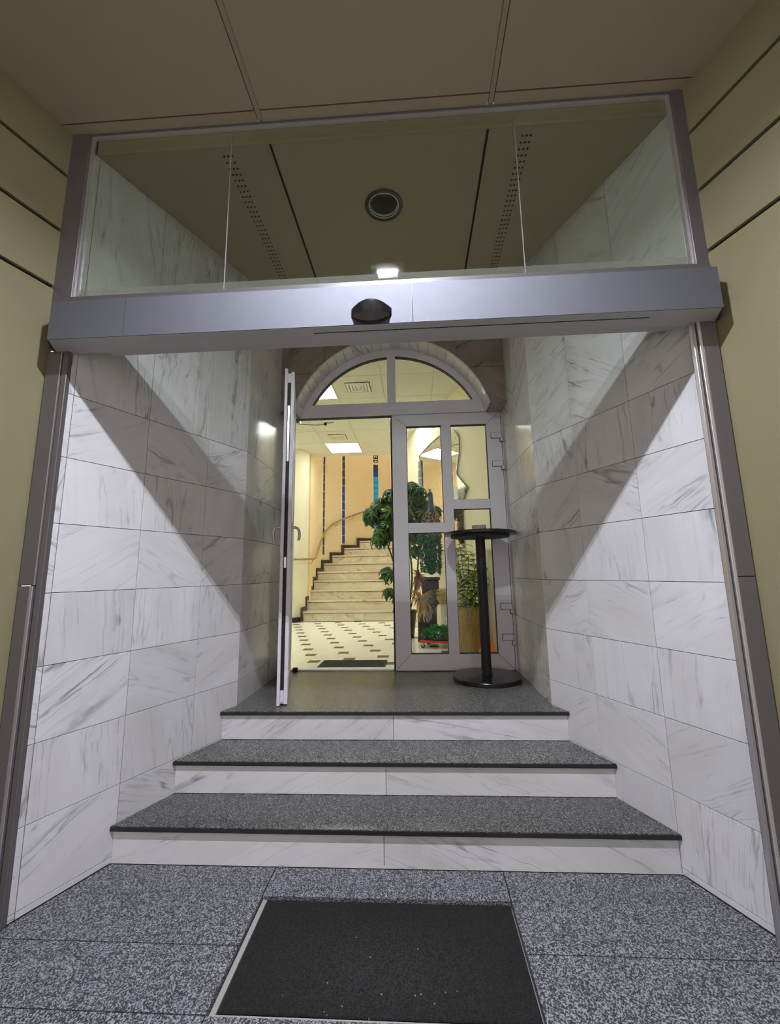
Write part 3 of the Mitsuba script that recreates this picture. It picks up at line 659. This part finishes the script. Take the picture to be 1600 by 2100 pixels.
for y, nm, lb, w, z0, z1, n, ms in (
        (6.86, 'window_2', 'narrow dark glass-block strip at the left of the stair wall', .085, 1.66, 4.32, 14, ['m_block_dark'] * 10),
        (7.42, 'window_3', 'narrow blue glass-block strip in the middle of the stair wall', .085, 1.92, 4.33, 13, ['m_block'] * 7 + ['m_block_dark'] * 6),
        (7.925, 'window_4', 'bright cyan glass-block strip at the right of the stair wall', .12, 2.27, 3.80, 11, ['m_block_cyan'] * 9 + ['m_block'] + ['m_block_dark'])):
    p, t = tang_at(y); block_window(nm, lb, wall_at(p, t, (1, -1)), w, z0, z1, n, ms, joint='m_block' if nm == 'window_4' else 'm_white')
p, t = tang_at(7.925); sgw = wall_at(p, t, (0, -1))
sg_ = thing('wall_sign', 'small dark wall sign with pale marks above the cyan window strip', 'sign')
part(sg_, 'plate', sgw.box(-.055, .055, .002, .008, 3.86, 4.06), 'm_sign')
part(sg_, 'mark', cat(sgw.box(-.035, -.008, .008, .0095, 3.985, 4.025), sgw.box(.008, .02, .008, .0095, 3.975, 4.05), sgw.box(-.05, .05, .008, .0095, 3.925, 3.94), sgw.box(-.03, .03, .008, .0095, 3.875, 3.895)), 'm_paper', label='pale marks on the sign')
S0 = 1.235      # where the mirror's own coordinate starts along the wall
ob = wall_at(OB.at(S0 + 1.49), OB.u, (-1, 0))
block_window('window_5', 'blue-grey glass-block strip in the wall left of the mirror', ob, .15, 2.42, 2.97, 4, ['m_block_grey'])

# mirror
mr = thing('mirror', 'tall frameless wall mirror with a waisted vase-like outline', 'mirror')
U0 = 1.205
out = [(.069, 1.55), (.069, 1.748), (.057, 1.991), (.032, 2.107), (-.038, 2.174), (-.093, 2.231), (.047, 2.335), (.195, 2.458), (.142, 2.577), (.100, 2.70), (.082, 2.82), (.095, 2.89), (.132, 2.945), (.237, 3.026), (.381, 3.06), (.55, 3.085), (.75, 3.095), (1.0, 3.09), (1.25, 3.07), (1.516, 3.034), (1.45, 2.82), (1.41, 2.52), (1.37, 2.217), (1.33, 1.9), (1.3, 1.55)]
poly = sg.Polygon([(U0 + s, z) for s, z in out]).buffer(.03, quad_segs=6).buffer(-.03, quad_segs=6)
part(mr, 'backing', OB.poly(poly, .001, .014), 'm_alu_bright')
part(mr, 'glass', OB.poly(poly.buffer(-.022), .0145, .018), 'm_mirror')
ring = poly.difference(poly.buffer(-.012))
part(mr, 'edge', OB.poly(ring, .0145, .024), 'm_alu_dark', label='dark bevelled rim')
pp = thing('notice_sheet', 'white paper sheet standing before the mirror', 'paper')
one(pp, OB.box(U0 + .10, U0 + .30, .06, .063, 2.06, 2.275), 'm_paper')

# ------------------------------------------------------------------ plants and decorations on the lobby floor
def flat_leaf(L, W, fold=.25, droop=.25, seg=4):
    """One leaf along +x with a folded midrib."""
    V, Fc = [], []
    for i in range(seg + 1):
        t = i / seg; w = W * math.sin(math.pi * min(.98, t * .92 + .06)) ** .8; z = -droop * L * t * t
        V += [(L * t, -w / 2, z + fold * w / 2), (L * t, 0, z), (L * t, w / 2, z + fold * w / 2)]
    for i in range(seg):
        a = 3 * i
        Fc += [(a, a + 3, a + 4), (a, a + 4, a + 1), (a + 1, a + 4, a + 5), (a + 1, a + 5, a + 2)]
    return trimesh.Trimesh(V, Fc, process=False)
def rot(m, ax, ang): m = m.copy(); m.apply_transform(trimesh.transformations.rotation_matrix(ang, ax)); return m
def umbrella(n, L):
    out = []
    for i in range(n):
        out.append(rot(rot(flat_leaf(L * rng.uniform(.8, 1.15), L * .30, .3, .35), (0, 1, 0), rng.uniform(.1, .5)), (0, 0, 1), 2 * math.pi * i / n))
    return cat(*out)
uvar = [mikit.ply(umbrella(7, .10), 'm_leaf_dark'), mikit.ply(umbrella(6, .11), 'm_leaf_dark'), mikit.ply(umbrella(6, .09), 'm_leaf_mid')]
def orient(p, d, roll, s=1.):
    d = np.array(d, float); d /= np.linalg.norm(d); a = np.cross(d, (.3, .9, .1)); a /= np.linalg.norm(a); b = np.cross(d, a)
    M = np.eye(4); c, si = math.cos(roll), math.sin(roll)
    M[:3, 0], M[:3, 1], M[:3, 2], M[:3, 3] = s * (c * a + si * b), s * (-si * a + c * b), s * d, p
    return T(M)
tr = thing('umbrella_tree', 'tall dark green leafy pot plant behind the inner door frame', 'potted plant')
stems = [smooth_path([(-.15, 3.72, ZL + .29), (-.06, 3.66, 1.2), (-.10, 3.62, 1.7), (-.16, 3.65, 2.2)], 14), smooth_path([(-.12, 3.72, ZL + .29), (.0, 3.63, 1.2), (.05, 3.62, 1.8), (.10, 3.64, 2.15)], 14), smooth_path([(-.18, 3.72, ZL + .29), (-.22, 3.62, 1.15), (-.38, 3.56, 1.7), (-.5, 3.55, 2.0)], 14)]
for s in stems: part(tr, 'stem', tube(s, np.linspace(.014, .007, 14), 7), 'm_trunk', smooth=50)
part(tr, 'pot', lathe([(.001, 0), (.11, 0), (.145, .30), (.155, .30), (.155, .33), (.14, .33), (.13, .29), (.001, .29)], (-.16, 3.73, ZL), 28), 'm_wood_dark', smooth=35)
clumps = [((-.56, 3.55, 2.04), .12, 24), ((-.40, 3.58, 2.08), .2, 34), ((-.44, 3.55, 1.80), .17, 28), ((-.25, 3.6, 2.25), .16, 22), ((.0, 3.60, 2.30), .17, 34), ((-.06, 3.58, 2.02), .2, 36), ((.12, 3.64, 2.12), .13, 20), ((.02, 3.56, 1.80), .15, 24), ((-.37, 3.52, 1.30), .08, 9), ((-.34, 3.55, 1.05), .07, 7), ((-.0, 3.56, 1.56), .07, 11), ((-.22, 3.58, 1.85), .16, 18), ((.24, 3.62, 2.08), .08, 12)]
for c, r, n in clumps:
    for _ in range(n):
        v = rng.normal(size=3); v /= np.linalg.norm(v); p = np.array(c) + v * r * rng.uniform(.5, 1.05) * (1, .9, .9)
        d = v * .6 + np.array([0, -.35, .55])
        part(tr, 'leaf', uvar[rng.integers(0, 3)], None, to_world=orient(p, d, rng.uniform(0, 6.28), rng.uniform(.95, 1.4)))

# variegated plant in the golden basket
BX, BY = .535, 2.74
vp = thing('variegated_plant', 'pale green variegated leafy plant in a golden woven planter', 'potted plant')
bm = lathe([(.001, 0), (.118, 0), (.124, .44), (.128, .447), (.112, .447), (.110, .40), (.001, .40)], (BX, BY, ZL), 36)
V = np.array(bm.vertices); uvb = np.c_[np.arctan2(V[:, 1] - BY, V[:, 0] - BX) / 6.283 * 2, V[:, 2]]
part(vp, 'planter', bm, 'm_basket', smooth=True, uv=uvb, label='golden woven cylindrical planter')
def vleaf(L, W, edge, core):
    m = flat_leaf(L, W, .3, .45, 5); V = np.array(m.vertices); cols = np.array([edge if i % 3 != 1 else core for i in range(len(V))], float)
    # an inner pair of rows keeps the centre dark
    V2, C2, F2 = [], [], []
    for i in range(6):
        a, b, c = V[3 * i], V[3 * i + 1], V[3 * i + 2]
        V2 += [a, b + (a - b) * .38, b, b + (c - b) * .38, c]; C2 += [edge, core, core, core, edge]
    for i in range(5):
        for j in range(4):
            a = 5 * i + j; F2 += [(a, a + 5, a + 6), (a, a + 6, a + 1)]
    return mikit.ply(trimesh.Trimesh(V2, F2, process=False), 'm_vcol', color=np.array(C2), smooth=True)
vl = [vleaf(.13, .062, (.74, .76, .36), (.06, .14, .03)), vleaf(.11, .058, (.74, .74, .38), (.16, .28, .06)), vleaf(.12, .06, (.55, .66, .20), (.30, .46, .11))]
for sx_, top, lean in ((-.05, 1.62, -.03), (.0, 1.45, .01), (.06, 1.5, .10), (.02, 1.25, .05), (-.04, 1.3, -.06), (.07, 1.2, .16), (-.07, 1.5, -.05), (.09, 1.35, .14)):
    stp = smooth_path([(BX + sx_ * .6, BY, ZL + .40), (BX + sx_, BY - .02, (ZL + .4 + top) / 2), (BX + sx_ + lean, BY - .03, top)], 12)
    part(vp, 'stem', tube(stp, .004, 6), 'm_leaf_mid')
    for i in range(1, 12):
        for s in (0, 1, 2) if i % 2 else (0, 1):
            a = i * 2.4 + s * 2.2 + sx_ * 30
            d = np.array([math.cos(a), math.sin(a) - .25, .25]); d /= np.linalg.norm(d)
            q = stp[i] + d * .012
            X = d; Y = np.cross((0, 0, 1), X); Y /= np.linalg.norm(Y); Zv = np.cross(X, Y); M = np.eye(4); sc = rng.uniform(.85, 1.35)
            M[:3, 0], M[:3, 1], M[:3, 2], M[:3, 3] = X * sc, Y * sc, Zv * sc, q
            tip = q + .15 * d * sc
            if tip[0] > .60 - .35 * (tip[1] - 3.07) or q[0] > .60 - .35 * (q[1] - 3.07): continue
            part(vp, 'leaf', vl[rng.integers(0, 3)], None, to_world=T(M))

cn = thing('traffic_cone', 'orange traffic cone on the lobby floor beside the golden planter', 'traffic cone')
part(cn, 'cone', lathe([(.001, .012), (.088, .012), (.084, .02), (.018, .265), (.012, .272), (.001, .272)], (.645, 2.44, ZL), 28), 'm_orange', smooth=40)
part(cn, 'base', cbox(.645 - .105, .645 + .105, 2.44 - .105, 2.44 + .105, ZL + .0005, ZL + .014, .004), 'm_orange')

# green bush on the red dolly
ca, sa = math.cos(-.30), math.sin(-.30)
def dolly(m): V = np.array(m.vertices); return trimesh.Trimesh(np.c_[.245 + V[:, 0] * ca - V[:, 1] * sa, 3.03 + V[:, 0] * sa + V[:, 1] * ca, V[:, 2] + ZL], m.faces, process=False)
dy = thing('plant_dolly', 'red plant dolly on casters under the low green bush', 'dolly')
part(dy, 'deck', dolly(cat(cbox(-.2, .2, -.15, -.11, .058, .082, .004), cbox(-.2, .2, .11, .15, .058, .082, .004), cbox(-.2, .2, -.02, .02, .058, .082, .004), cbox(-.2, -.16, -.11, .11, .06, .08, .004), cbox(.16, .2, -.11, .11, .06, .08, .004))), 'm_red')
for a, b in ((-.17, -.12), (.17, -.12), (-.17, .12), (.17, .12)):
    wv = trimesh.creation.cylinder(.022, .016, sections=18); wv.apply_transform(trimesh.transformations.rotation_matrix(math.pi / 2, (1, 0, 0))); wv.apply_translation((a, b, .0225))
    c = part(dy, 'caster', dolly(cat(box(a - .012, a + .012, b - .013, b - .009, .018, .058), box(a - .012, a + .012, b + .009, b + .013, .018, .058), box(a - .014, a + .014, b - .014, b + .014, .05, .058))), 'm_alu')
    part(c, 'wheel', dolly(wv), 'm_black_matte', smooth=40)
bs = thing('green_bush', 'low bright green bush sitting on the red plant dolly', 'potted plant')
part(bs, 'pot', dolly(cbox(-.17, .17, -.12, .12, .083, .12, .01)), 'm_wood_dark')
lf = flat_leaf(.034, .026, .2, .2, 2); ms = []
for _ in range(900):
    v = rng.normal(size=3); v[2] = abs(v[2]); v /= np.linalg.norm(v); r = rng.uniform(.75, 1.05)
    p = v * (.2 * r, .15 * r, .105 * r) + (0, 0, .112)
    q = rot(rot(lf, (0, 1, 0), rng.uniform(-1.2, .4)), (0, 0, 1), math.atan2(v[1], v[0]) + rng.uniform(-.9, .9)); q.apply_translation(p); ms.append(q)
part(bs, 'foliage', dolly(cat(*ms)), 'm_leaf_bush', kind='stuff')

# fluted column with straw wreath, dark chest, peacock, dried bouquets
fc = thing('fluted_pedestal', 'white fluted column pedestal under the straw basket', 'pedestal')
def flute(r, n=16):
    a = np.linspace(0, 2 * np.pi, n * 6, endpoint=False); rr = r * (1 - .07 * np.abs(np.sin(a * n / 2))); return sg.Polygon(np.c_[rr * np.cos(a), rr * np.sin(a)])
m = prism(flute(.062), ZL + .03, .885); m.apply_translation((.335, 3.32, 0)); part(fc, 'shaft', m, 'm_white')
part(fc, 'base', lathe([(.001, 0), (.085, 0), (.085, .02), (.068, .032), (.001, .032)], (.335, 3.32, ZL), 28), 'm_white', smooth=35)
part(fc, 'capital', lathe([(.001, .0), (.064, 0), (.078, .015), (.078, .03), (.001, .03)], (.335, 3.32, .884), 28), 'm_white', smooth=35)
wrh = thing('straw_basket', 'round golden straw basket on the white fluted pedestal', 'basket')
ms = []
for i in range(110):
    a = rng.uniform(0, 6.28); e = rng.uniform(.05, .55); r0 = rng.uniform(.05, .07)
    c0 = np.array([.315, 3.30, .945 + .06 * rng.uniform()])
    th = np.linspace(0, rng.uniform(1.5, 4), 10); R = rng.uniform(.06, .10); tl = rng.normal(size=3) * .35 + (0, 0, 1); tl /= np.linalg.norm(tl)
    ex = np.cross(tl, (1, 0, 0)); ex /= np.linalg.norm(ex); ey = np.cross(tl, ex)
    ms.append(tube(c0 + R * (np.cos(th + a)[:, None] * ex + np.sin(th + a)[:, None] * ey) + (0, 0, .04), .0028, 4))
part(wrh, 'bowl', lathe([(.001, 0), (.06, 0), (.10, .09), (.094, .09), (.055, .01), (.001, .01)], (.315, 3.30, .9165), 24), 'm_straw', smooth=35)
part(wrh, 'straw', cat(*ms), 'm_straw', kind='stuff')
ch = thing('wooden_stand', 'dark brown wooden stand behind the green bush', 'stand')
part(ch, 'body', cbox(.0, .225, 3.36, 3.56, ZL + .03, .875, .006), 'm_wood_dark')
part(ch, 'top', cbox(-.01, .235, 3.35, 3.57, .876, .90, .005), 'm_wood_dark')
part(ch, 'base', cbox(-.005, .23, 3.355, 3.565, ZL, ZL + .03, .004), 'm_wood_dark')
bx = thing('black_box', 'glossy black box under the peacock figure', 'box')
part(bx, 'body', cbox(.06, .26, 3.38, 3.56, .902, 1.185, .008), 'm_black')
part(bx, 'lid', cbox(.045, .275, 3.365, 3.575, 1.186, 1.222, .006), 'm_black')

pk = thing('peacock_figure', 'peacock figure with scaly brown back and long hanging green tail', 'figurine')
body = hull_spheres([(.19, 3.47, 1.70, .12), (.20, 3.45, 1.84, .118), (.20, 3.44, 1.97, .085), (.198, 3.43, 2.06, .046), (.20, 3.42, 2.13, .03), (.198, 3.40, 2.19, .028), (.19, 3.385, 2.235, .033)]) + hull_spheres([(.188, 3.385, 2.235, .02), (.150, 3.34, 2.222, .005)])
bmesh_ = man_mesh(body.refine_to_length(.012)); trimesh.smoothing.filter_taubin(bmesh_, iterations=12)
V = np.array(bmesh_.vertices); tcol = np.clip((V[:, 2] - 2.0) / .08, 0, 1)[:, None]
colr = (1 - tcol) * np.array([.035, .025, .015]) + tcol * np.array([.07, .11, .20])
part(pk, 'body', bmesh_, 'm_vcol', smooth=True, color=colr)
def flakes(n, L, W_2, f):
    lf = flat_leaf(L, W_2, .25, .1, 2); ms = []
    for _ in range(n):
        p, d, nn = f(); q = orient(p, nn, 0); M = np.eye(4); X = np.array(d, float); X /= np.linalg.norm(X); N = np.array(nn, float); N -= X * (N @ X); N /= np.linalg.norm(N)
        M[:3, 0], M[:3, 1], M[:3, 2], M[:3, 3] = X, np.cross(N, X), N, p; m = lf.copy(); m.apply_transform(M); ms.append(m)
    return cat(*ms)
def scale_f():
    t = rng.uniform(0, 1); z = 1.66 + .36 * t; r = .127 * math.sqrt(max(.05, 1 - ((t - .45) / .72) ** 2)); a = rng.uniform(0, 6.28)
    return (.198 + r * math.cos(a), 3.45 + r * math.sin(a), z), (.4 * math.cos(a), .4 * math.sin(a), -1), (math.cos(a), math.sin(a), .5)
part(pk, 'scale_feathers', flakes(520, .028, .016, scale_f), 'm_scale', kind='stuff', label='golden brown scale-like back feathers')
def tail_f():
    t = rng.uniform(0, 1) ** .9; z = 1.74 - .45 * t; r = .130 * (1 - .25 * t * t); a = rng.uniform(-math.pi, .2)
    d = np.array([.4 * math.cos(a), .5 * math.sin(a), -.8]) + rng.normal(size=3) * .55
    n = np.array([math.cos(a), math.sin(a), .35]) + rng.normal(size=3) * .5
    return (.160 + .015 * t + r * math.cos(a), 3.42 + .8 * r * math.sin(a), z), d, n
part(pk, 'tail_feathers', flakes(1000, .042, .016, tail_f), 'm_tail', kind='stuff', label='long dark green tail feathers')
part(pk, 'tail_tips', flakes(260, .036, .010, tail_f), 'm_tail_light', kind='stuff', label='pale green feather tips')
def tail_b():
    t = rng.uniform(0, 1); z = 1.7 - .42 * t; r = .130 * (1 - .25 * t); a = rng.uniform(-.6, .5)
    return (.165 + .02 * t + r * math.cos(a), 3.42 + .8 * r * math.sin(a), z), (.25 * math.cos(a), .25 * math.sin(a), -1), (math.cos(a), math.sin(a), .35)
part(pk, 'wing_feathers', flakes(220, .045, .02, tail_b), 'm_tail_brown', kind='stuff', label='brown wing feathers along the side')
tc = man_mesh(hull_spheres([(.16, 3.43, 1.70, .085), (.18, 3.43, 1.30, .05)])); part(pk, 'tail', tc, 'm_tail_core', smooth=True)
part(pk, 'crest', cat(*[tube([(.19, 3.385, 2.262), (.19 + .012 * i, 3.385, 2.30)], .0022, 4) for i in (-2, -1, 0, 1, 2)]), 'm_black_matte')

def bouquet(label, c, s, mt, wrap):
    k = thing('dried_bouquet', label, 'dried flowers')
    c = np.array(c); ms = []
    for _ in range(44):
        a = rng.uniform(0, 6.28); u = rng.uniform(.2, 1)
        d = np.array([math.cos(a) * u, -abs(math.sin(a)) * u * .9, rng.uniform(-.9, .9)]); q = flat_leaf(.13 * s * rng.uniform(.6, 1.1), .032 * s, .5, rng.uniform(.3, .9), 4)
        X = d / np.linalg.norm(d); Y = np.cross((0, 0, 1), X); Y /= np.linalg.norm(Y) + 1e-9; Zv = np.cross(X, Y); M = np.eye(4); M[:3, 0], M[:3, 1], M[:3, 2], M[:3, 3] = X, Y, Zv, c; q.apply_transform(M); ms.append(q)
    part(k, 'petals', cat(*ms), mt, kind='stuff')
    part(k, 'stems', cat(*[tube([c, c + (rng.uniform(-.05, .05) * s, rng.uniform(-.03, .02), -.19 * s)], .003, 4) for _ in range(7)]), mt)
    if wrap:
        w = trimesh.Trimesh([tuple(c + (-.02, -.03, .04)), tuple(c + (.10 * s, -.05, .08)), tuple(c + (.13 * s, -.04, -.17)), tuple(c + (.05 * s, -.06, -.26)), tuple(c + (.0, -.05, -.12))], [(0, 1, 4), (1, 2, 4), (2, 3, 4)], process=False)
        part(k, 'wrapping', w, 'm_cellophane', label='clear cellophane wrapping')
    return k
bouquet('upper bunch of brownish dried flowers beside the black box', (.02, 3.28, 1.235), 1.0, 'm_dried_dark', False)
bouquet('lower bunch of golden dried flowers in clear wrapping above the green bush', (.04, 3.18, .99), 1.4, 'm_dried', True)
